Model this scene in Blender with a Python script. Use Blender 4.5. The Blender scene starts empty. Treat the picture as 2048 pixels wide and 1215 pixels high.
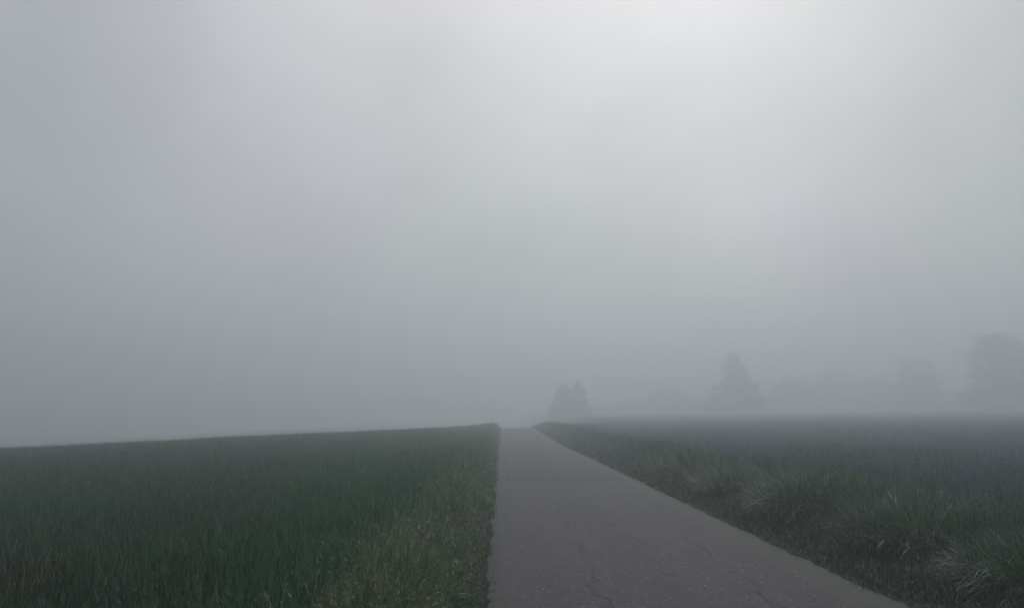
import bpy, math, random
import numpy as np
from mathutils import Vector
R = math.radians
rng = np.random.default_rng(11)
random.seed(5)
scene = bpy.context.scene
col = scene.collection

# ------------------------------------------------------------------ camera model (photo is 2048 x 1215)
F = 1480.0
PITCH = math.atan(225.5 / F)
EYE = 1.6
def at(px, dist):
    """world x of photo column px at a distance dist straight ahead"""
    return (px - 1004.0) / F * math.cos(PITCH) * dist
def top_z(py, dist):
    v = (607.5 - py) / F
    return EYE + dist * (math.sin(PITCH) + v * math.cos(PITCH)) / (math.cos(PITCH) - v * math.sin(PITCH))

# ------------------------------------------------------------------ helpers
def ss(a, b, x):
    t = np.clip((x - a) / (b - a), 0, 1)
    return t * t * (3 - 2 * t)

_tab = rng.random((64, 64))
def vnoise(x, y, s):
    """tileable value noise, feature size s metres, -1..1"""
    x = np.asarray(x, float) / s; y = np.asarray(y, float) / s
    xi = np.floor(x).astype(int); yi = np.floor(y).astype(int)
    fx = x - xi; fy = y - yi
    fx = fx * fx * (3 - 2 * fx); fy = fy * fy * (3 - 2 * fy)
    a = _tab[xi % 64, yi % 64]; b = _tab[(xi + 1) % 64, yi % 64]
    c = _tab[xi % 64, (yi + 1) % 64]; d = _tab[(xi + 1) % 64, (yi + 1) % 64]
    return 2 * ((a * (1 - fx) + b * fx) * (1 - fy) + (c * (1 - fx) + d * fx) * fy) - 1

ROAD_L, ROAD_R = -0.14, 3.42
def road_profile(y):
    return 0.34 * ss(42, 80, y) - 2.2 * ss(80, 150, y) + 1.3 * ss(150, 320, y)

def ground_z(x, y):
    x = np.asarray(x, float); y = np.asarray(y, float)
    lane = road_profile(y)
    dl = np.clip(ROAD_L - 0.25 - x, 0, None)
    # left field: slopes away sideways, its crest line comes nearer the further it is from the lane
    yc = 38 + 44 * np.exp(-dl / 9.0)
    crest = 0.34 * ss(8, yc, y) - (2.3 - 1.6 * ss(18, 55, dl)) * ss(yc, yc + 75, y) + .8 * ss(150, 320, y)
    k = ss(.8, 4, dl)
    left = 0.10 * ss(0.0, 0.9, dl) - 0.028 * np.clip(dl - 1.0, 0, 160) - .020 * np.clip(dl - 16, 0, 140) + 0.02 * vnoise(x, y, 2.3) * ss(0, 1, dl)
    zl = lane * (1 - k) + crest * k + left
    # right: a low grassy bank, then a field that rises very slowly into the distance
    dr = np.clip(x - ROAD_R - 0.12, 0, None)
    k = ss(2, 12, dr)
    rise = 0.0082 * np.clip(y - 38, 0, 260) + .0125 * np.clip(dr - 12, 0, 130)
    bank = 0.03 * ss(0, .5, dr) + 0.17 * ss(0.6, 2.0, dr) - .10 * ss(2.2, 4.5, dr) + 0.02 * vnoise(x, y, 1.9) * ss(0.2, 1.5, dr)
    zr = lane * (1 - k) + rise * k + bank
    z = np.where(x < 1, zl, zr)
    onroad = (x > ROAD_L - 0.02) & (x < ROAD_R + 0.02)
    return np.where(onroad, lane - 0.03, z)

def tag(o, label=None, cat=None, group=None, kind=None):
    if label: o['label'] = label
    if cat: o['category'] = cat
    if group: o['group'] = group
    if kind: o['kind'] = kind
    return o

def mesh_obj(name, verts, faces, mat, parent=None, tint=None, smooth=False):
    """verts (N,3), faces (M,3) or (M,4) arrays"""
    me = bpy.data.meshes.new(name)
    verts = np.ascontiguousarray(verts, np.float32); faces = np.ascontiguousarray(faces, np.int32)
    k = faces.shape[1]
    me.vertices.add(len(verts)); me.vertices.foreach_set('co', verts.ravel())
    me.loops.add(faces.size); me.loops.foreach_set('vertex_index', faces.ravel())
    me.polygons.add(len(faces))
    me.polygons.foreach_set('loop_start', np.arange(0, faces.size, k, dtype=np.int32))
    if smooth:
        me.polygons.foreach_set('use_smooth', np.ones(len(faces), bool))
    if tint is not None:
        a = me.attributes.new('tint', 'FLOAT_VECTOR', 'POINT')
        a.data.foreach_set('vector', np.ascontiguousarray(tint, np.float32).ravel())
    me.update(calc_edges=True)
    me.materials.append(mat)
    o = bpy.data.objects.new(name, me); col.objects.link(o)
    if parent: o.parent = parent
    return o

def grid_faces(nx, ny):
    i = np.arange(nx - 1)[None, :]; j = np.arange(ny - 1)[:, None]
    a = (j * nx + i).ravel()
    return np.stack([a, a + 1, a + nx + 1, a + nx], 1)

# ------------------------------------------------------------------ materials
class NT:
    def __init__(s, name):
        s.m = bpy.data.materials.new(name); s.m.use_nodes = True
        s.t = s.m.node_tree; s.t.nodes.clear()
        s.out = s.n('ShaderNodeOutputMaterial')
    def n(s, typ, **kw):
        nd = s.t.nodes.new(typ)
        for k, v in kw.items():
            if k.startswith('i_'): nd.inputs[k[2:].replace('_', ' ')].default_value = v
            else: setattr(nd, k, v)
        return nd
    def l(s, a, b): s.t.links.new(a, b)
    def math(s, op, a, b=None, c=None, clamp=False):
        nd = s.t.nodes.new('ShaderNodeMath'); nd.operation = op; nd.use_clamp = clamp
        for k, v in enumerate((a, b, c)):
            if v is None: continue
            if isinstance(v, (int, float)): nd.inputs[k].default_value = v
            else: s.l(v, nd.inputs[k])
        return nd.outputs[0]
    def step(s, x, a, b):
        nd = s.t.nodes.new('ShaderNodeMapRange'); nd.interpolation_type = 'SMOOTHSTEP'
        s.l(x, nd.inputs['Value']); nd.inputs['From Min'].default_value = a; nd.inputs['From Max'].default_value = b
        return nd.outputs['Result']
    def mix(s, f, a, b, blend='MIX'):
        nd = s.t.nodes.new('ShaderNodeMix'); nd.data_type = 'RGBA'; nd.blend_type = blend
        for sock, v in ((nd.inputs['Factor'], f), (nd.inputs['A'], a), (nd.inputs['B'], b)):
            if isinstance(v, (int, float)): sock.default_value = v
            elif isinstance(v, tuple): sock.default_value = (*v, 1)
            else: s.l(v, sock)
        return nd.outputs['Result']
    def noise(s, vec, scale, detail=3, rough=.55, dist=0):
        nd = s.n('ShaderNodeTexNoise'); nd.inputs['Scale'].default_value = scale
        nd.inputs['Detail'].default_value = detail; nd.inputs['Roughness'].default_value = rough
        nd.inputs['Distortion'].default_value = dist
        s.l(vec, nd.inputs['Vector']); return nd.outputs['Fac']

def grass_material(name, rough=.5, trans=.3, spec=.4):
    k = NT(name)
    at_ = k.n('ShaderNodeAttribute', attribute_name='tint')
    p = k.n('ShaderNodeBsdfPrincipled'); k.l(at_.outputs['Color'], p.inputs['Base Color'])
    p.inputs['Roughness'].default_value = rough; p.inputs['Specular IOR Level'].default_value = spec
    tr = k.n('ShaderNodeBsdfTranslucent')
    k.l(k.mix(1.0, at_.outputs['Color'], (1.1, 1.15, .6), 'MULTIPLY'), tr.inputs['Color'])
    mx = k.n('ShaderNodeMixShader'); mx.inputs[0].default_value = trans
    k.l(p.outputs[0], mx.inputs[1]); k.l(tr.outputs[0], mx.inputs[2]); k.l(mx.outputs[0], k.out.inputs['Surface'])
    return k.m

def ground_material():
    k = NT('field_soil'); g = k.n('ShaderNodeNewGeometry'); pos = g.outputs['Position']
    n1 = k.noise(pos, .35, 4); n2 = k.noise(pos, 9, 4, .65); n3 = k.noise(pos, 60, 3, .6)
    c = k.mix(k.step(n1, .35, .65), (.014, .020, .014), (.020, .027, .018))
    c = k.mix(k.step(n2, .45, .7), c, (.026, .021, .015))
    c = k.mix(k.math('MULTIPLY', k.step(n3, .5, .7), .5), c, (.04, .036, .024))
    p = k.n('ShaderNodeBsdfPrincipled'); k.l(c, p.inputs['Base Color']); p.inputs['Roughness'].default_value = .95
    p.inputs['Specular IOR Level'].default_value = .15
    b = k.n('ShaderNodeBump'); b.inputs['Strength'].default_value = .6; b.inputs['Distance'].default_value = .04
    k.l(n2, b.inputs['Height']); k.l(b.outputs[0], p.inputs['Normal'])
    k.l(p.outputs[0], k.out.inputs['Surface']); return k.m

PATCH_Y = 19.2
def asphalt_material(name, patch=False):
    k = NT(name); g = k.n('ShaderNodeNewGeometry'); pos = g.outputs['Position']
    sp = k.n('ShaderNodeSeparateXYZ'); k.l(pos, sp.inputs[0]); X, Y = sp.outputs[0], sp.outputs[1]
    big = k.noise(pos, .55, 4, .6); mid = k.noise(pos, 4.5, 4, .6); fine = k.noise(pos, 55, 2, .7)
    # streaks along the driving direction
    mp = k.n('ShaderNodeMapping'); mp.inputs['Scale'].default_value = (1.9, .12, 1); k.l(pos, mp.inputs[0])
    streak = k.noise(mp.outputs[0], 1.0, 4, .6)
    base = (.0216, .0178, .0226) if not patch else (.0158, .0134, .0158)
    c = k.mix(k.step(big, .35, .65), tuple(v * .88 for v in base), tuple(v * 1.25 for v in base))
    c = k.mix(k.math('MULTIPLY', k.step(streak, .42, .68), .75), c, tuple(v * .62 for v in base))
    # tyre-worn tracks
    wt = k.math('ADD', X, k.math('MULTIPLY', k.math('SUBTRACT', k.noise(pos, .35, 2), .5), .7))
    for xc, hw, am in ((1.42, .34, .5), (.45, .26, .3), (2.75, .3, .3)):
        dd = k.math('ABSOLUTE', k.math('SUBTRACT', wt, xc))
        c = k.mix(k.math('MULTIPLY', k.math('SUBTRACT', 1.0, k.step(dd, hw * .25, hw)), am), c, tuple(v * .58 for v in base))
    c = k.mix(k.math('MULTIPLY', k.step(mid, .5, .75), .3), c, tuple(v * .72 for v in base))
    gr = k.noise(pos, 26, 3, .75); g2 = k.noise(pos, 70, 2, .7)
    c = k.mix(k.step(gr, .36, .64), k.mix(1.0, c, (.60, .60, .62), 'MULTIPLY'), k.mix(1.0, c, (1.34, 1.33, 1.33), 'MULTIPLY'))
    c = k.mix(k.step(g2, .38, .62), k.mix(1.0, c, (.7, .7, .7), 'MULTIPLY'), k.mix(1.0, c, (1.3, 1.3, 1.3), 'MULTIPLY'))
    # aggregate: each stone its own grey
    vo = k.n('ShaderNodeTexVoronoi'); vo.inputs['Scale'].default_value = 46; k.l(pos, vo.inputs['Vector'])
    sv = k.n('ShaderNodeSeparateColor'); k.l(vo.outputs['Color'], sv.inputs[0])
    c = k.mix(k.step(sv.outputs[0], .2, .95), k.mix(1.0, c, (.42, .42, .44), 'MULTIPLY'), k.mix(1.0, c, (2.1, 2.06, 2.06), 'MULTIPLY'))
    vo2 = k.n('ShaderNodeTexVoronoi'); vo2.inputs['Scale'].default_value = 30; k.l(pos, vo2.inputs['Vector'])
    sv2 = k.n('ShaderNodeSeparateColor'); k.l(vo2.outputs['Color'], sv2.inputs[0])
    spark = k.math('MULTIPLY', k.step(sv2.outputs[1], .955, .98), k.math('SUBTRACT', 1.0, k.step(vo2.outputs['Distance'], .16, .34)))
    c = k.mix(k.math('MULTIPLY', spark, .9), c, (.42, .41, .41))
    # dirty damp strip along both edges of the lane
    wob = k.math('MULTIPLY', k.math('SUBTRACT', k.noise(pos, 1.2, 3), .5), .5)
    edge = k.step(k.math('ADD', X, wob), ROAD_R - .62, ROAD_R - .08)
    c = k.mix(k.math('MULTIPLY', edge, .75), c, (.032, .034, .027))
    edl = k.math('SUBTRACT', 1.0, k.step(k.math('ADD', X, wob), ROAD_L - .02, ROAD_L + .28))
    c = k.mix(k.math('MULTIPLY', edl, .8), c, (.016, .016, .014))
    # cracks: one along each wheel track, wandering, plus the broken seams of the repair
    w1 = k.math('MULTIPLY', k.math('SUBTRACT', k.noise(pos, .8, 5, .65), .5), 1.0)
    cracks = None
    for xc, wd in ((0.92, .022), (1.62, .018), (2.35, .016)):
        d = k.math('ABSOLUTE', k.math('SUBTRACT', k.math('ADD', X, w1), xc))
        m = k.math('MULTIPLY', k.math('SUBTRACT', 1.0, k.step(d, wd * .4, wd * 1.6)), k.step(k.noise(pos, .9, 3), .44, .52))
        cracks = m if cracks is None else k.math('MAXIMUM', cracks, m)
    if patch:
        w2 = k.math('MULTIPLY', k.math('SUBTRACT', k.noise(pos, 2.2, 5, .65), .5), .75)
        for yc, wd, lo in ((PATCH_Y + .22, .20, .40), (PATCH_Y + .85, .16, .47), (PATCH_Y + 1.5, .13, .52), (PATCH_Y + 3.1, .12, .54)):
            d = k.math('ABSOLUTE', k.math('SUBTRACT', k.math('ADD', Y, w2), yc))
            m = k.math('MULTIPLY', k.math('SUBTRACT', 1.0, k.step(d, wd * .4, wd * 1.5)), k.step(k.noise(pos, 1.7, 3), lo, lo + .06))
            cracks = k.math('MAXIMUM', cracks, m)
    c = k.mix(k.math('MULTIPLY', cracks, .85), c, (.005, .0045, .005))
    p = k.n('ShaderNodeBsdfPrincipled'); k.l(c, p.inputs['Base Color'])
    p.inputs['Roughness'].default_value = .68; p.inputs['Specular IOR Level'].default_value = .28
    b = k.n('ShaderNodeBump'); b.inputs['Strength'].default_value = .55; b.inputs['Distance'].default_value = .006
    hgt = k.math('SUBTRACT', k.math('ADD', sv.outputs[0], fine), k.math('MULTIPLY', cracks, 3.0))
    k.l(hgt, b.inputs['Height']); k.l(b.outputs[0], p.inputs['Normal'])
    k.l(p.outputs[0], k.out.inputs['Surface']); return k.m

def bark_material():
    k = NT('bark'); g = k.n('ShaderNodeTexCoord')
    mp = k.n('ShaderNodeMapping'); mp.inputs['Scale'].default_value = (6, 6, 1); k.l(g.outputs['Object'], mp.inputs[0])
    n = k.noise(mp.outputs[0], 2, 5)
    p = k.n('ShaderNodeBsdfPrincipled'); p.inputs['Roughness'].default_value = .9
    k.l(k.mix(n, (.035, .028, .022), (.09, .075, .06)), p.inputs['Base Color'])
    k.l(p.outputs[0], k.out.inputs['Surface']); return k.m

M_ground = ground_material()
M_road = asphalt_material('asphalt'); M_patch = asphalt_material('asphalt_repair', True)
M_grass = grass_material('grass_blades', .45, .3, .45)
M_crop = grass_material('crop_leaves', .42, .28, .5)
M_leaf = grass_material('tree_leaves', .6, .25, .3)
M_bark = bark_material()

# ------------------------------------------------------------------ ground, road
def axis(pts):
    out = []
    for a, b, s in pts:
        out += list(np.arange(a, b - 1e-6, s))
    return np.array(out + [pts[-1][1]])
gx = axis([(-600, -160, 40), (-160, -40, 5), (-40, -8, 1), (-8, -.65, .3), (-.65, ROAD_L - .03, .06), (ROAD_L - .03, ROAD_L, .03), (ROAD_L, ROAD_R, .6),
           (ROAD_R, ROAD_R + .03, .03), (ROAD_R + .03, 6, .12), (6, 40, .8), (40, 160, 5), (160, 600, 40)])
gy = axis([(-60, 0, 4), (0, 20, .4), (20, 90, 1), (90, 340, 5), (340, 680, 40)])
XX, YY = np.meshgrid(gx, gy)
gv = np.stack([XX.ravel(), YY.ravel(), ground_z(XX.ravel(), YY.ravel())], 1)
tag(mesh_obj('ground', gv, grid_faces(len(gx), len(gy)), M_ground, smooth=True), kind='structure')

def strip(name, ys, xl, xr, dz, mat, nx=11, crown=.03):
    """a sheet across the lane with ragged sides and its rim turned down"""
    rows = []
    for y, a, b in zip(ys, xl, xr):
        base = float(road_profile(y)) + dz
        xs = np.r_[a, a + .02, np.linspace(a + .05, b - .05, nx - 4), b - .02, b]
        t = (xs - ROAD_L) / (ROAD_R - ROAD_L)
        zs = base + crown * (1 - (2 * t - 1) ** 2)
        rows.append(np.stack([np.r_[xs[0] - .02, xs, xs[-1] + .02], np.full(nx + 2, y), np.r_[zs[0] - .04, zs, zs[-1] - .04]], 1))
    return tag(mesh_obj(name, np.concatenate(rows), grid_faces(nx + 2, len(ys)), mat, smooth=True), kind='structure')
ys = axis([(-40, 4, 2), (4, 22, .06), (22, 90, .3), (90, 330, 5)])
rag = lambda y, o, a: a * (1.1 * vnoise(y, 0 * y + o, .35) + 1.3 * vnoise(y, 0 * y + o + 9.3, .13) + vnoise(y, 0 * y + o + 3.3, 1.7))
strip('road', ys, ROAD_L + rag(ys, 2.2, .026), ROAD_R + rag(ys, 30.1, .026), .012, M_road)
py_ = axis([(PATCH_Y, 24, .05), (24, 34, .15)])
cut = lambda y: ss(33.2, 34, y) * .35
strip('road_patch', py_, ROAD_L + .28 + rag(py_, 7.7, .05) + cut(py_), ROAD_R - .07 - ss(PATCH_Y + .6, PATCH_Y, py_) * .25 + rag(py_, 41.2, .03) - cut(py_), .017, M_patch)

# ------------------------------------------------------------------ blades
def blades(base, length, width, az, lean, curl, seg, tint, twist=None):
    """curved tapering blades; returns verts, tris, tint. All inputs arrays of length N; seg an int"""
    N = len(base)
    if N == 0: return np.zeros((0, 3)), np.zeros((0, 3), int), np.zeros((0, 3))
    d = np.stack([np.cos(az), np.sin(az)], 1)
    tw = az + math.pi / 2 + (rng.normal(0, .6, N) if twist is None else twist)
    wd = np.stack([np.cos(tw), np.sin(tw), rng.normal(0, .15, N)], 1)
    P = base.copy(); V = []
    for s in range(seg + 1):
        t = s / seg
        if s < seg:
            prof = (0.65 + .9 * t * (1 - t) * 2) * (1 - t ** 2.2) if s else .6
            w = width * .5 * prof
            V.append(P - wd * w[:, None]); V.append(P + wd * w[:, None])
        else:
            V.append(P.copy())
        th = lean + curl * (s + .5) / seg
        st = length / seg
        P = P + np.concatenate([d * (np.sin(th) * st)[:, None], (np.cos(th) * st)[:, None]], 1)
    nv = 2 * seg + 1
    V = np.stack(V, 1).reshape(-1, 3)
    T = []
    for s in range(seg - 1):
        a = 2 * s
        T += [[a, a + 1, a + 3], [a, a + 3, a + 2]]
    T.append([2 * seg - 2, 2 * seg - 1, 2 * seg])
    T = np.array(T)
    tris = (np.arange(N)[:, None, None] * nv + T[None]).reshape(-1, 3)
    return V, tris, np.repeat(tint, nv, 0)

def leaf_cards(P, size, tint, flat=.0):
    """one small leafy spray (a four-cornered kite) per point"""
    N = len(P)
    u = rng.normal(0, 1, (N, 3)); u[:, 2] *= (1 - flat); u /= np.linalg.norm(u, axis=1)[:, None]
    v = rng.normal(0, 1, (N, 3)); v -= (v * u).sum(1)[:, None] * u; v /= np.linalg.norm(v, axis=1)[:, None]
    s = size[:, None]
    V = np.stack([P - u * s, P + v * s * .45, P + u * s, P - v * s * .45], 1).reshape(-1, 3)
    f = np.arange(N)[:, None] * 4
    F_ = np.concatenate([f + np.array([[0, 1, 2]]), f + np.array([[0, 2, 3]])])
    return V, F_, np.repeat(tint, 4, 0)

class Bunch:
    def __init__(s): s.v = []; s.f = []; s.t = []; s.n = 0
    def add(s, v, f, t):
        s.v.append(v); s.f.append(f + s.n); s.t.append(t); s.n += len(v)
    def build(s, name, mat, parent=None):
        return mesh_obj(name, np.concatenate(s.v), np.concatenate(s.f), mat, parent, np.concatenate(s.t))

def scatter(n, y0, y1, xlo, xhi):
    """n random points with y in y0..y1, x between the functions xlo(y), xhi(y)"""
    ya = rng.uniform(y0, y1, int(n * 1.0)); a, b = xlo(ya), xhi(ya)
    w = np.clip(b - a, 0, None); keep = rng.random(len(ya)) < w / max(w.max(), 1e-6)
    ya, a, b = ya[keep], a[keep], b[keep]
    return a + (b - a) * rng.random(len(ya)), ya

def lerp(a, b, t): return np.asarray(a)[None] * (1 - t[:, None]) + np.asarray(b)[None] * t[:, None]
WEDGE = 0.74
BANDS = [(3.0, 7.0), (7.0, 10.0), (10, 14), (14, 19), (19, 26), (26, 36), (36, 50), (50, 68), (68, 92), (92, 135), (135, 210)]

def field(side, bunch):
    for (y0, y1) in BANDS:
        ym = (y0 + y1) / 2
        w = max(.0125, .0010 * ym)
        dens = 1500 * (.0125 / w) * (1.0 if ym < 20 else .75 if ym < 50 else .5 if ym < 100 else .3)
        if side == 'left':
            xlo = lambda y: -WEDGE * y - 2.5; xhi = lambda y: 0 * y - 1.25
        else:
            xlo = lambda y: 0 * y + 4.4; xhi = lambda y: WEDGE * y + 2.5
        W = WEDGE * y1 + 2.5
        x, y = scatter(int(dens * W * (y1 - y0)), y0, y1, xlo, xhi)
        if side == 'left':
            # drill rows, a soft edge to the verge, uneven growth
            x = x + .02 * np.sin(x * 2 * math.pi / .125 * 1.0)
            keep = rng.random(len(x)) < ss(-1.15, -1.75, x + .28 * vnoise(x, y, .7)) * (0.72 + .28 * vnoise(x, y, .55) + .3)
        else:
            tram = np.minimum(np.abs(x - 10.2 - .1 * vnoise(y, y * 0, 5)), np.abs(x - 12.1 - .1 * vnoise(y, y * 0, 5)))
            keep = rng.random(len(x)) < ss(4.5, 5.3, x + .35 * vnoise(x, y, .9)) * (.06 + .94 * ss(.12, .32, tram)) * (0.75 + .25 * vnoise(x, y, .5) + .25)
        x, y = x[keep], y[keep]; N = len(x)
        z = ground_z(x, y)
        if side == 'left':
            grow = 1 + .16 * vnoise(x, y, 1.3) + .10 * vnoise(x + 7, y, .35)
            L = rng.uniform(.22, .44, N) * grow
            lean = np.abs(rng.normal(.10, .12, N)); curl = np.abs(rng.normal(.45, .5, N))
            green = ss(-1.0, 1.8, x + 1.2 + .235 * y + 1.4 * vnoise(x, y, 2.6) + .6 * vnoise(x, y, .9))
            green = np.maximum(green, .9 * ss(2.6, .9, np.hypot((x + 7.2) * .9, (y - 12.3) * .6) + .6 * vnoise(x, y, 1.1)))
            green *= 1 - .75 * ss(48, 80, y)
            brown = ss(.1, .6, vnoise(x + 31, y * .7, 1.5))
            dull = lerp((.028, .066, .034), (.046, .062, .032), brown)
            tint = dull * (1 - green[:, None]) + np.array((.024, .100, .040))[None] * green[:, None]
        else:
            grow = 1 + .14 * vnoise(x, y, 1.7) + .10 * vnoise(x + 7, y, .4)
            L = rng.uniform(.26, .50, N) * grow
            lean = np.abs(rng.normal(.12, .13, N)); curl = np.abs(rng.normal(.45, .45, N))
            near = ss(7.2, 4.6, x + .5 * vnoise(x, y, 1.4))
            tint = lerp((.056, .084, .122), (.052, .096, .082), near)
            tint = tint * (1 - .3 * ss(.1, .6, vnoise(x + 11, y * .6, 2.1)))[:, None]
        tint = tint * (.25 + 2.1 * rng.random(N) ** 2.0)[:, None]; L = L * (1 + .3 * rng.random(N) ** 7 * (y > 40))
        dry = rng.random(N) < .012
        tint[dry] = np.array((.26, .27, .19)) * rng.uniform(.6, 1.2, dry.sum())[:, None]
        if side == 'right':
            pale = rng.random(N) < .035
            tint[pale] = np.array((.24, .30, .33)) * rng.uniform(.6, 1.3, pale.sum())[:, None]
        wd = w * rng.uniform(.7, 1.3, N)
        seg = 4 if y1 <= 10 else 3 if y1 <= 26 else 2
        bunch.add(*blades(np.stack([x, y, z - .01], 1), L, wd, rng.uniform(0, 2 * math.pi, N), lean, curl, seg, tint))

def verge_left(bunch):
    for (y0, y1) in BANDS:
        ym = (y0 + y1) / 2
        w = max(.0058, .0007 * ym)
        dens = 3600 * (.0058 / w) * (1.0 if ym < 20 else .8)
        x, y = scatter(int(dens * 1.55 * (y1 - y0)), y0, y1, lambda y: 0 * y - 1.75, lambda y: 0 * y - .04)
        e = x + .13 * vnoise(y, x, .7) + .08 * vnoise(y, x, .19)
        keep = rng.random(len(x)) < np.maximum(ss(-.17, -.46, e), .22 * (e < -.05)) * (1 - .65 * ss(-1.15, -1.55, e)) * (.75 + .35 * vnoise(x, y, .33))
        x, y = x[keep], y[keep]; N = len(x); z = ground_z(x, y)
        mid = ss(-.2, -.8, x)
        clump = vnoise(x + 3, y, .55) + .5 * vnoise(x, y + 5, .23)
        mound = ss(.8, .2, np.hypot(x + .9, (y - 7.2) * .34))
        L = (.10 + .22 * mid) * rng.uniform(.6, 1.35, N) * (1 + .38 * clump) * (1 + .5 * ss(25, 60, y)) * (1 + .45 * mound)
        yel = ss(-.5, .5, vnoise(x * 1.0 + 13, y, .8) + .5 * vnoise(x, y, .3)) * ss(30, 12, y)
        tint = lerp((.026, .092, .030), (.080, .128, .040), yel) * (1 + .12 * mound)[:, None]
        grey = np.clip(ss(.1, .6, vnoise(x + 50, y + 2, .45)) + .35 * mound, 0, 1) * ss(20, 10, y)
        tint = tint * (1 - grey[:, None]) + np.array((.074, .108, .076))[None] * grey[:, None]
        tint = tint * (.25 + 2.2 * rng.random(N) ** 2.0)[:, None]
        dry = rng.random(N) < .03
        tint[dry] = np.array((.27, .27, .17)) * rng.uniform(.6, 1.2, dry.sum())[:, None]
        bunch.add(*blades(np.stack([x, y, z - .01], 1), L, w * rng.uniform(.6, 1.4, N), rng.uniform(0, 2 * math.pi, N),
                          np.abs(rng.normal(.35, .3, N)), np.abs(rng.normal(.9, .7, N)), 4 if y1 <= 14 else 3 if y1 < 36 else 2, tint))
    stems(bunch, 900, 3.5, 22, lambda y: 0 * y - 1.6, lambda y: 0 * y - .40, (.30, .55), .8)
    stems(bunch, 260, 5.0, 9.5, lambda y: 0 * y - 1.25, lambda y: 0 * y - .45, (.40, .62), 1.0)
    # a few tiny white flowers among the grass
    x, y = scatter(46, 6, 20, lambda y: 0 * y - 1.5, lambda y: 0 * y - .5); N = len(x)
    P = np.stack([x, y, ground_z(x, y) + rng.uniform(.22, .42, N)], 1)
    for q in range(4):
        bunch.add(*leaf_cards(P + rng.normal(0, .008, (N, 3)), rng.uniform(.006, .014, N), np.full((N, 3), .55)))

def stems(bunch, n, y0, y1, xlo, xhi, hr, bend=.55):
    """thin flowering stalks with nodding panicles"""
    x, y = scatter(n, y0, y1, xlo, xhi); N = len(x); z = ground_z(x, y)
    L = rng.uniform(*hr, N); az = rng.uniform(0, 2 * math.pi, N)
    lean = np.abs(rng.normal(.12, .12, N)); curl = np.abs(rng.normal(bend, .35, N))
    tint = np.array((.13, .135, .085))[None] * rng.uniform(.6, 1.5, N)[:, None]
    base = np.stack([x, y, z], 1)
    bunch.add(*blades(base, L, np.full(N, .0035), az, lean, curl, 5, tint))
    P = base.copy()
    for s in range(5):
        if s >= 3:
            for q in range(3):
                bunch.add(*blades(P + rng.normal(0, .004, (N, 3)), rng.uniform(.025, .06, N), rng.uniform(.004, .007, N), az + rng.normal(0, .7, N),
                                  lean + curl * (s + .5) / 5 + rng.normal(.3, .3, N), np.full(N, .6), 2, tint * rng.uniform(.9, 1.5, N)[:, None]))
        th = lean + curl * (s + .5) / 5
        P = P + np.concatenate([np.stack([np.cos(az), np.sin(az)], 1) * (np.sin(th) * L / 5)[:, None], (np.cos(th) * L / 5)[:, None]], 1)

def verge_right(bunch):
    for (y0, y1) in BANDS:
        ym = (y0 + y1) / 2
        w = max(.0062, .00075 * ym)
        dens = 3300 * (.0062 / w) * (1.0 if ym < 20 else .8)
        x, y = scatter(int(dens * 2.6 * (y1 - y0)), y0, y1, lambda y: 0 * y + ROAD_R - .08, lambda y: 0 * y + 6.0)
        e = x - ROAD_R + .10 * vnoise(y, x, .6) + .05 * vnoise(y, x, .17)
        keep = rng.random(len(x)) < np.maximum(ss(.0, .22, e), .32 * (e > -.07)) * (1 - .75 * ss(1.7, 2.5, e)) * (.78 + .32 * vnoise(x, y, .4))
        x, y, e = x[keep], y[keep], e[keep]; N = len(x); z = ground_z(x, y)
        clump = vnoise(x + 3, y, .8) + .5 * vnoise(x, y + 5, .3)
        tall = ss(.5, 1.25, e + .3 * vnoise(x, y, 1.1))
        L = (.07 + .10 * ss(.05, .4, e) +   .40 * tall) * rng.uniform(.6, 1.3, N) * (1 + .30 * clump)
        tint = lerp((.015, .046, .017), (.048, .092, .052), ss(.4, 1.6, e + .4 * vnoise(x, y, .9)))
        tint = tint * (.25 + 2.1 * rng.random(N) ** 2.0)[:, None]
        br = ss(.2, .7, vnoise(x + 23, y, 1.2)) * ss(1.2, .4, e)
        tint = tint * (1 - br[:, None]) + np.array((.040, .032, .018))[None] * br[:, None] * rng.uniform(.6, 1.3, N)[:, None]
        dry = rng.random(N) < .03
        tint[dry] = np.array((.24, .27, .21)) * rng.uniform(.6, 1.2, dry.sum())[:, None]
        bunch.add(*blades(np.stack([x, y, z - .01], 1), L, w * rng.uniform(.6, 1.4, N), rng.uniform(0, 2 * math.pi, N),
                          np.abs(rng.normal(.3, .25, N)), np.abs(rng.normal(1.0, .7, N)), 4 if y1 <= 14 else 3 if y1 < 36 else 2, tint))
    stems(bunch, 1500, 4.5, 26, lambda y: 0 * y + 4.4, lambda y: 0 * y + 6.6, (.45, .75), 1.0)

b = Bunch(); field('left', b)
tag(b.build('crop_grass', M_crop), 'short green cereal crop covering the sloping field left of the lane', 'crop', kind='stuff')
b = Bunch(); field('right', b)
tag(b.build('crop_grass', M_crop), 'blue-grey cereal crop covering the rising field right of the lane', 'crop', kind='stuff')
b = Bunch(); verge_left(b)
tag(b.build('verge_grass', M_grass), 'tangled yellow-green verge grass along the straight left edge of the road', 'grass', kind='stuff')
b = Bunch(); verge_right(b)
tag(b.build('verge_grass', M_grass), 'dark rough verge grass between the road and the blue-grey field', 'grass', kind='stuff')

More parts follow.
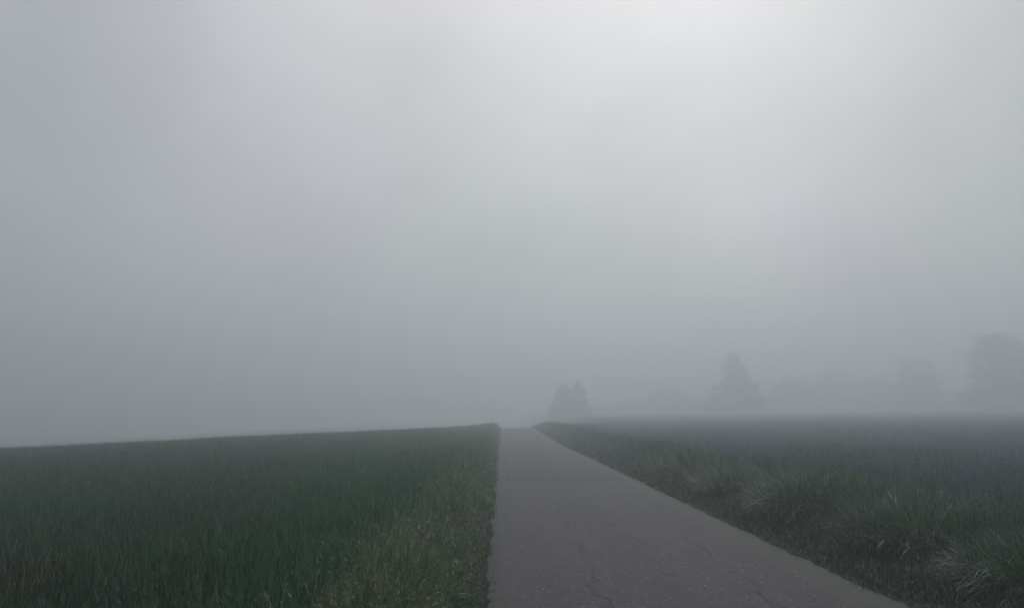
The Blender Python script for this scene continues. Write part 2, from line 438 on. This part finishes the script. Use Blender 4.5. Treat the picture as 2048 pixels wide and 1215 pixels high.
# ------------------------------------------------------------------ loose chippings along the lane's edges
n = 5200
gy_ = 4 + 26 * rng.random(n) ** 1.5; side = rng.random(n) < .5
gx_ = np.where(side, ROAD_L + .01 + rng.normal(0, .07, n), ROAD_R + .02 + rng.normal(0, .09, n))
on = (gx_ > ROAD_L) & (gx_ < ROAD_R)
gz_ = np.where(on, road_profile(gy_) + .014, ground_z(gx_, gy_))
sz = rng.uniform(.002, .0065, n) * (1 + .8 * (rng.random(n) < .06))
oct_v = np.array([[1, 0, 0], [0, 1, 0], [-1, 0, 0], [0, -1, 0], [0, 0, .8], [0, 0, -.5]], float)
oct_f = np.array([[0, 1, 4], [1, 2, 4], [2, 3, 4], [3, 0, 4], [1, 0, 5], [2, 1, 5], [3, 2, 5], [0, 3, 5]])
V = oct_v[None] * sz[:, None, None] * rng.uniform(.6, 1.4, (n, 6, 1)) + np.stack([gx_, gy_, gz_ + sz * .3], 1)[:, None]
Fg = (np.arange(n)[:, None, None] * 6 + oct_f[None]).reshape(-1, 3)
tg = np.repeat(np.array((.075, .070, .066))[None] * rng.uniform(.6, 2.2, n)[:, None], 6, 0)
tag(mesh_obj('gravel', V.reshape(-1, 3), Fg, grass_material('chippings', .8, .0, .3), None, tg), 'loose grey chippings along both edges of the asphalt lane', 'gravel', kind='stuff')

# ------------------------------------------------------------------ tussocks on the right verge
def tussock(x, y, h, spread, n, label, tilt=0.0):
    b = Bunch()
    zz = float(ground_z(x, y))
    r = spread * .52 * rng.random(n) ** .6; a = rng.uniform(0, 2 * math.pi, n)
    px, py = r * np.cos(a) * .75, r * np.sin(a) * 1.35
    az = a + rng.normal(0, 1.1, n)
    L = h * rng.uniform(.6, 1.3, n) * (1.1 - .45 * r / spread)
    lean = np.abs(rng.normal(.22, .2, n)); curl = rng.uniform(.6, 2.7, n)
    tint = np.array((.048, .094, .054))[None] * (.3 + 1.8 * rng.random(n) ** 1.5)[:, None]
    dry = rng.random(n) < .05
    tint[dry] = np.array((.28, .31, .25)) * rng.uniform(.7, 1.2, dry.sum())[:, None]
    zl = ground_z(px + x, py + y) - zz
    b.add(*blades(np.stack([px, py, zl - .01], 1), L, rng.uniform(.006, .012, n) * max(1, y / 12), az, lean, curl, 6, tint))
    o = b.build('grass_tussock', M_grass)
    o.location = (x, y, zz)
    return tag(o, label, 'grass tussock', 'tall grass tussocks on the right verge')
tussock(4.62, 6.6, .62, 1.1, 2600, 'tall drooping grass tussock on the right verge, the one nearest the viewer')
tussock(4.72, 8.7, .74, 1.2, 2600, 'broad pale-tipped grass tussock on the right verge, second from the viewer')
tussock(4.60, 11.6, .92, 1.3, 2800, 'tallest arching grass tussock on the right verge, third from the viewer')
tussock(4.55, 15.0, .74, 1.2, 2200, 'hazier grass tussock on the right verge, farthest of the four from the viewer')

# ------------------------------------------------------------------ trees
def tube(p0, p1, r0, r1, k=7):
    p0, p1 = Vector(p0), Vector(p1); d = (p1 - p0).normalized(); s = d.orthogonal().normalized(); t = d.cross(s)
    vs = []
    for p, r in ((p0, r0), (p1, r1)):
        for i in range(k):
            a = 2 * math.pi * i / k; vs.append(p + (s * math.cos(a) + t * math.sin(a)) * r)
    fs = [[i, (i + 1) % k, k + (i + 1) % k, k + i] for i in range(k)]
    return np.array([tuple(v) for v in vs]), np.array(fs)

def root(name, x, y, label, cat, group=None):
    o = bpy.data.objects.new(name, None); col.objects.link(o); o.empty_display_size = .3
    o.location = (x, y, float(ground_z(x, y)) - .05)
    return tag(o, label, cat, group)

def build_trunk(segs, parent):
    V, Fs, n = [], [], 0
    for s in segs:
        v, f = tube(*s); V.append(v); Fs.append(f + n); n += len(v)
    mesh_obj('trunk', np.concatenate(V), np.concatenate(Fs), M_bark, parent, smooth=True)

TREE_FAR = 1.95
def conifer(px, dist, top, wpx, label, group, power=.85, bare=.06, n=5200):
    dist *= TREE_FAR; x = at(px, dist); o = root('conifer_tree', x, dist, label, 'tree', group)
    H = top_z(top, dist) - o.location.z; Rm = wpx / F * dist / 2
    segs = [((0, 0, 0), (0, 0, H * .5), .05 * H * .35, .028 * H * .35), ((0, 0, H * .5), (0, 0, H * .97), .028 * H * .35, .01)]
    P = []; S = []
    z = H * bare
    while z < H * .985:
        f = (z / H - bare) / (1 - bare)
        r = Rm * (1 - f) ** power * rng.uniform(.8, 1.15)
        nb = max(4, int(9 * (1 - f) + 4))
        for a in rng.uniform(0, 2 * math.pi, nb):
            rr = r * rng.uniform(.7, 1.15) + .05
            droop = rng.uniform(.10, .35) * rr
            tip = (rr * math.cos(a), rr * math.sin(a), z - droop + .12 * rr)
            segs.append(((0, 0, z), tip, .012 + .02 * rr, .006, 4))
            m = int(n / 330 * (4 + 10 * rr / Rm))
            t = rng.beta(1.6, 1.1, m)
            q = np.stack([tip[0] * t, tip[1] * t, z + (tip[2] - z) * t - .05 * rr * t], 1)
            P.append(q + rng.normal(0, 1, (m, 3)) * np.array([.10, .10, .07]) * (rr * .8 + .2)); S.append(rng.uniform(.10, .22, m) * (.7 + .5 * rr / Rm))
        z += H * rng.uniform(.022, .04)
    P = np.concatenate(P); S = np.concatenate(S)
    build_trunk(segs, o)
    tint = np.array((.028, .046, .030))[None] * rng.uniform(.5, 1.5, len(P))[:, None]
    bb = Bunch(); bb.add(*leaf_cards(P, S, tint, .4)); bb.build('crown', M_leaf, o)
    return o

def broadleaf(name, px, dist, top, wpx, label, group, shape='round', bare=.14, n=13000, cat='tree'):
    dist *= TREE_FAR; x = at(px, dist); o = root(name, x, dist, label, cat, group)
    H = top_z(top, dist) - o.location.z; Rm = wpx / F * dist / 2
    segs = [((0, 0, 0), (.02 * H, 0, H * .42), .03 * H, .02 * H), ((.02 * H, 0, H * .42), (0, .02 * H, H * .85), .02 * H, .006 * H)]
    P = []
    ncl = 150 if shape == 'cone' else 120
    for c in range(ncl):
        f = rng.random() ** 1.15
        zc = H * (bare + (0.96 - bare) * f)
        if shape == 'round': env = math.sqrt(max(.05, 1 - (f * .97) ** 2.6)) * (.86 + .14 * ss(0, .4, f))
        elif shape == 'cone': env = (1 - f) ** .78 + .03
        else: env = math.sqrt(max(.05, 1 - (f * .96) ** 2.2))
        a = rng.uniform(0, 2 * math.pi); rr = Rm * env * rng.random() ** .4 * .86
        cx, cy = rr * math.cos(a), rr * math.sin(a)
        cr = Rm * rng.uniform(.14, .30) * (.3 + .7 * env)
        if c % 2 == 0: segs.append(((0, 0, H * (bare * .6 + .5 * f * .8)), (cx, cy, zc), .008 * H, .003 * H, 5))
        m = int(n / ncl)
        q = rng.normal(0, 1, (m, 3)); q /= np.linalg.norm(q, axis=1)[:, None]; q *= (np.abs(rng.normal(0, .62, m)))[:, None] * cr
        q[:, 2] *= .75
        P.append(q + np.array([cx, cy, zc]))
    P = np.concatenate(P); P[:, 2] = np.clip(P[:, 2], .05, None)
    build_trunk(segs, o)
    S = rng.uniform(.10, .20, len(P)) * (.6 + Rm / 5)
    tint = np.array((.028, .044, .026))[None] * rng.uniform(.5, 1.5, len(P))[:, None]
    bb = Bunch(); bb.add(*leaf_cards(P, S, tint)); bb.build('crown', M_leaf, o)
    return o

G = 'trees fading into the fog'
conifer(1128, 104, 766, 58, 'rounded stubby spruce beside the lane end, shorter of the pair standing together', G, .42, .02)
conifer(1158, 106, 760, 50, 'pointed spruce beside the lane end, taller of the pair standing together', G, .5, .02)
broadleaf('conical_tree', 1474, 108, 704, 142, 'broad cone-shaped tree standing alone in the middle of the foggy skyline', None, 'cone', .02, 15000)
broadleaf('round_tree', 1590, 130, 754, 104, 'low round-topped tree next to the cone-shaped tree in fog', G, 'round', .03)
broadleaf('round_tree', 1676, 140, 740, 112, 'faint rounded tree between two lower round trees in fog', G, 'round', .03)
broadleaf('round_tree', 1758, 134, 754, 100, 'low rounded tree left of the narrow pointed conifer in fog', G, 'round', .03)
conifer(1822, 118, 708, 56, 'narrow pointed conifer half merged with a broad domed crown', G, .55, .02)
broadleaf('domed_tree', 1856, 118, 716, 98, 'broad domed tree just beside the narrow pointed conifer', G, 'dome', .03, 16000)
broadleaf('domed_tree', 2020, 91, 666, 168, 'tallest broad dark tree cut by the edge of the picture', G, 'dome', .03, 22000)
GB = 'low bushes along the foggy field edge'
for px, d, t, w, lab in ((1216, 138, 814, 100, 'low faint bush just right of the spruce pair'),
                         (1275, 142, 802, 120, 'low wide bush between the faint bush and the higher bush'),
                         (1338, 138, 780, 120, 'highest rounded bush midway between spruce pair and cone-shaped tree'),
                         (1402, 140, 796, 110, 'low bush left of the cone-shaped tree'),
                         (1536, 138, 796, 90, 'low bush just right of the cone-shaped tree'),
                         (1925, 132, 782, 120, 'low bush filling the gap between domed tree and tallest tree')):
    broadleaf('bush', px, d, t, w, lab, GB, 'dome', .02, 8000, 'bush')

# ------------------------------------------------------------------ fog
HAZE_TOP = 23.5
def box(name, lo, hi, mat):
    v = np.array([(x, y, z) for z in (lo[2], hi[2]) for y in (lo[1], hi[1]) for x in (lo[0], hi[0])])
    f = np.array([[0, 2, 3, 1], [4, 5, 7, 6], [0, 1, 5, 4], [2, 6, 7, 3], [0, 4, 6, 2], [1, 3, 7, 5]])
    return mesh_obj(name, v, f, mat)
k = NT('fog')
pv = k.n('ShaderNodeVolumePrincipled')
pv.inputs['Color'].default_value = (.785, .835, .875, 1); pv.inputs['Density'].default_value = .0112
pv.inputs['Anisotropy'].default_value = .6
k.l(pv.outputs[0], k.out.inputs['Volume'])
lowest = float(gv[:, 2].min())
tag(box('haze', (-640, -100, lowest - 1), (640, 720, HAZE_TOP), k.m), kind='stuff')

# ------------------------------------------------------------------ sky, sun
SUN_EL, SUN_AZ = R(52), R(14)          # azimuth clockwise from straight ahead
w = bpy.data.worlds.new('World'); scene.world = w; w.use_nodes = True
nt = w.node_tree; nt.nodes.clear()
out = nt.nodes.new('ShaderNodeOutputWorld'); bg = nt.nodes.new('ShaderNodeBackground')
sky = nt.nodes.new('ShaderNodeTexSky'); sky.sky_type = 'NISHITA'; sky.sun_disc = False
sky.sun_elevation = SUN_EL; sky.sun_rotation = SUN_AZ; sky.air_density = 1.0; sky.dust_density = 6.0; sky.ozone_density = 1.0
hs = nt.nodes.new('ShaderNodeHueSaturation'); hs.inputs['Saturation'].default_value = .7
nt.links.new(sky.outputs[0], hs.inputs['Color'])
tc = nt.nodes.new('ShaderNodeTexCoord'); nz = nt.nodes.new('ShaderNodeTexNoise')
nz.inputs['Scale'].default_value = 2.2; nz.inputs['Detail'].default_value = 4
nt.links.new(tc.outputs['Generated'], nz.inputs['Vector'])
mr = nt.nodes.new('ShaderNodeMapRange'); mr.inputs['From Min'].default_value = .3; mr.inputs['From Max'].default_value = .7
mr.inputs['To Min'].default_value = .8; mr.inputs['To Max'].default_value = 1.12
thin = (math.sin(R(11)) * math.cos(R(19)), math.cos(R(11)) * math.cos(R(19)), math.sin(R(19)))      # a thinner spot in the cloud deck
nt.links.new(nz.outputs['Fac'], mr.inputs['Value'])
mm = nt.nodes.new('ShaderNodeVectorMath'); mm.operation = 'SCALE'
gm = nt.nodes.new('ShaderNodeGamma'); gm.inputs['Gamma'].default_value = .4     # the cloud deck evens the sky out
nt.links.new(hs.outputs[0], gm.inputs['Color']); nt.links.new(gm.outputs[0], mm.inputs[0]); dp = nt.nodes.new('ShaderNodeVectorMath'); dp.operation = 'DOT_PRODUCT'; dp.inputs[1].default_value = thin
nt.links.new(tc.outputs['Generated'], dp.inputs[0])
sp_ = nt.nodes.new('ShaderNodeMapRange'); sp_.interpolation_type = 'SMOOTHSTEP'; sp_.inputs['From Min'].default_value = math.cos(R(20))
sp_.inputs['From Max'].default_value = 1.0; sp_.inputs['To Min'].default_value = 1.0; sp_.inputs['To Max'].default_value = 1.15
nt.links.new(dp.outputs['Value'], sp_.inputs['Value'])
mk = nt.nodes.new('ShaderNodeMath'); mk.operation = 'MULTIPLY'
nt.links.new(mr.outputs[0], mk.inputs[0]); nt.links.new(sp_.outputs[0], mk.inputs[1]); nt.links.new(mk.outputs[0], mm.inputs['Scale'])
nz2 = nt.nodes.new('ShaderNodeTexNoise'); nz2.inputs['Scale'].default_value = 2.6; nz2.inputs['Detail'].default_value = 3
nt.links.new(tc.outputs['Generated'], nz2.inputs['Vector'])
cr = nt.nodes.new('ShaderNodeValToRGB'); cr.color_ramp.elements[0].position = .4; cr.color_ramp.elements[1].position = .6
cr.color_ramp.elements[0].color = (.965, 1, .985, 1); cr.color_ramp.elements[1].color = (.985, .985, 1.02, 1)
nt.links.new(nz2.outputs['Fac'], cr.inputs[0])
ml = nt.nodes.new('ShaderNodeVectorMath'); ml.operation = 'MULTIPLY'
nt.links.new(mm.outputs[0], ml.inputs[0]); nt.links.new(cr.outputs[0], ml.inputs[1])
nt.links.new(ml.outputs[0], bg.inputs['Color']); bg.inputs['Strength'].default_value = .2
nt.links.new(bg.outputs[0], out.inputs['Surface'])

sl = bpy.data.lights.new('sun', 'SUN'); sl.energy = 1.1; sl.angle = R(16); sl.color = (1, .985, .96)
so = bpy.data.objects.new('sun', sl); col.objects.link(so)
s = Vector((math.sin(SUN_AZ) * math.cos(SUN_EL), math.cos(SUN_AZ) * math.cos(SUN_EL), math.sin(SUN_EL)))
so.rotation_euler = s.to_track_quat('Z', 'Y').to_euler(); so.location = (0, 0, 60)

# ------------------------------------------------------------------ camera, render settings
cd = bpy.data.cameras.new('camera'); cam = bpy.data.objects.new('camera', cd); col.objects.link(cam)
cam.location = (0, 0, EYE)
cd.sensor_width = 36; cd.lens = 36 * F / 2048; cd.clip_end = 3000; cd.clip_start = .05
cam.rotation_euler = (math.pi / 2 + PITCH, 0, -R(0.78))
cd.shift_x = 0
scene.camera = cam
cd.dof.use_dof = True; cd.dof.focus_distance = 7.6; cd.dof.aperture_fstop = (cd.lens / 1000) / .023
scene.view_settings.view_transform = 'Standard'; scene.view_settings.look = 'None'
scene.view_settings.gamma = 1; scene.view_settings.use_curve_mapping = False
scene.view_settings.exposure = 0.27
c = scene.cycles
c.use_denoising = True; c.denoising_input_passes = 'RGB_ALBEDO_NORMAL'; c.denoising_prefilter = 'ACCURATE'; c.use_adaptive_sampling = False; c.max_bounces = 8; c.diffuse_bounces = 3; c.glossy_bounces = 2; c.transmission_bounces = 3
c.volume_bounces = 4; c.transparent_max_bounces = 8; c.sample_clamp_indirect = 4
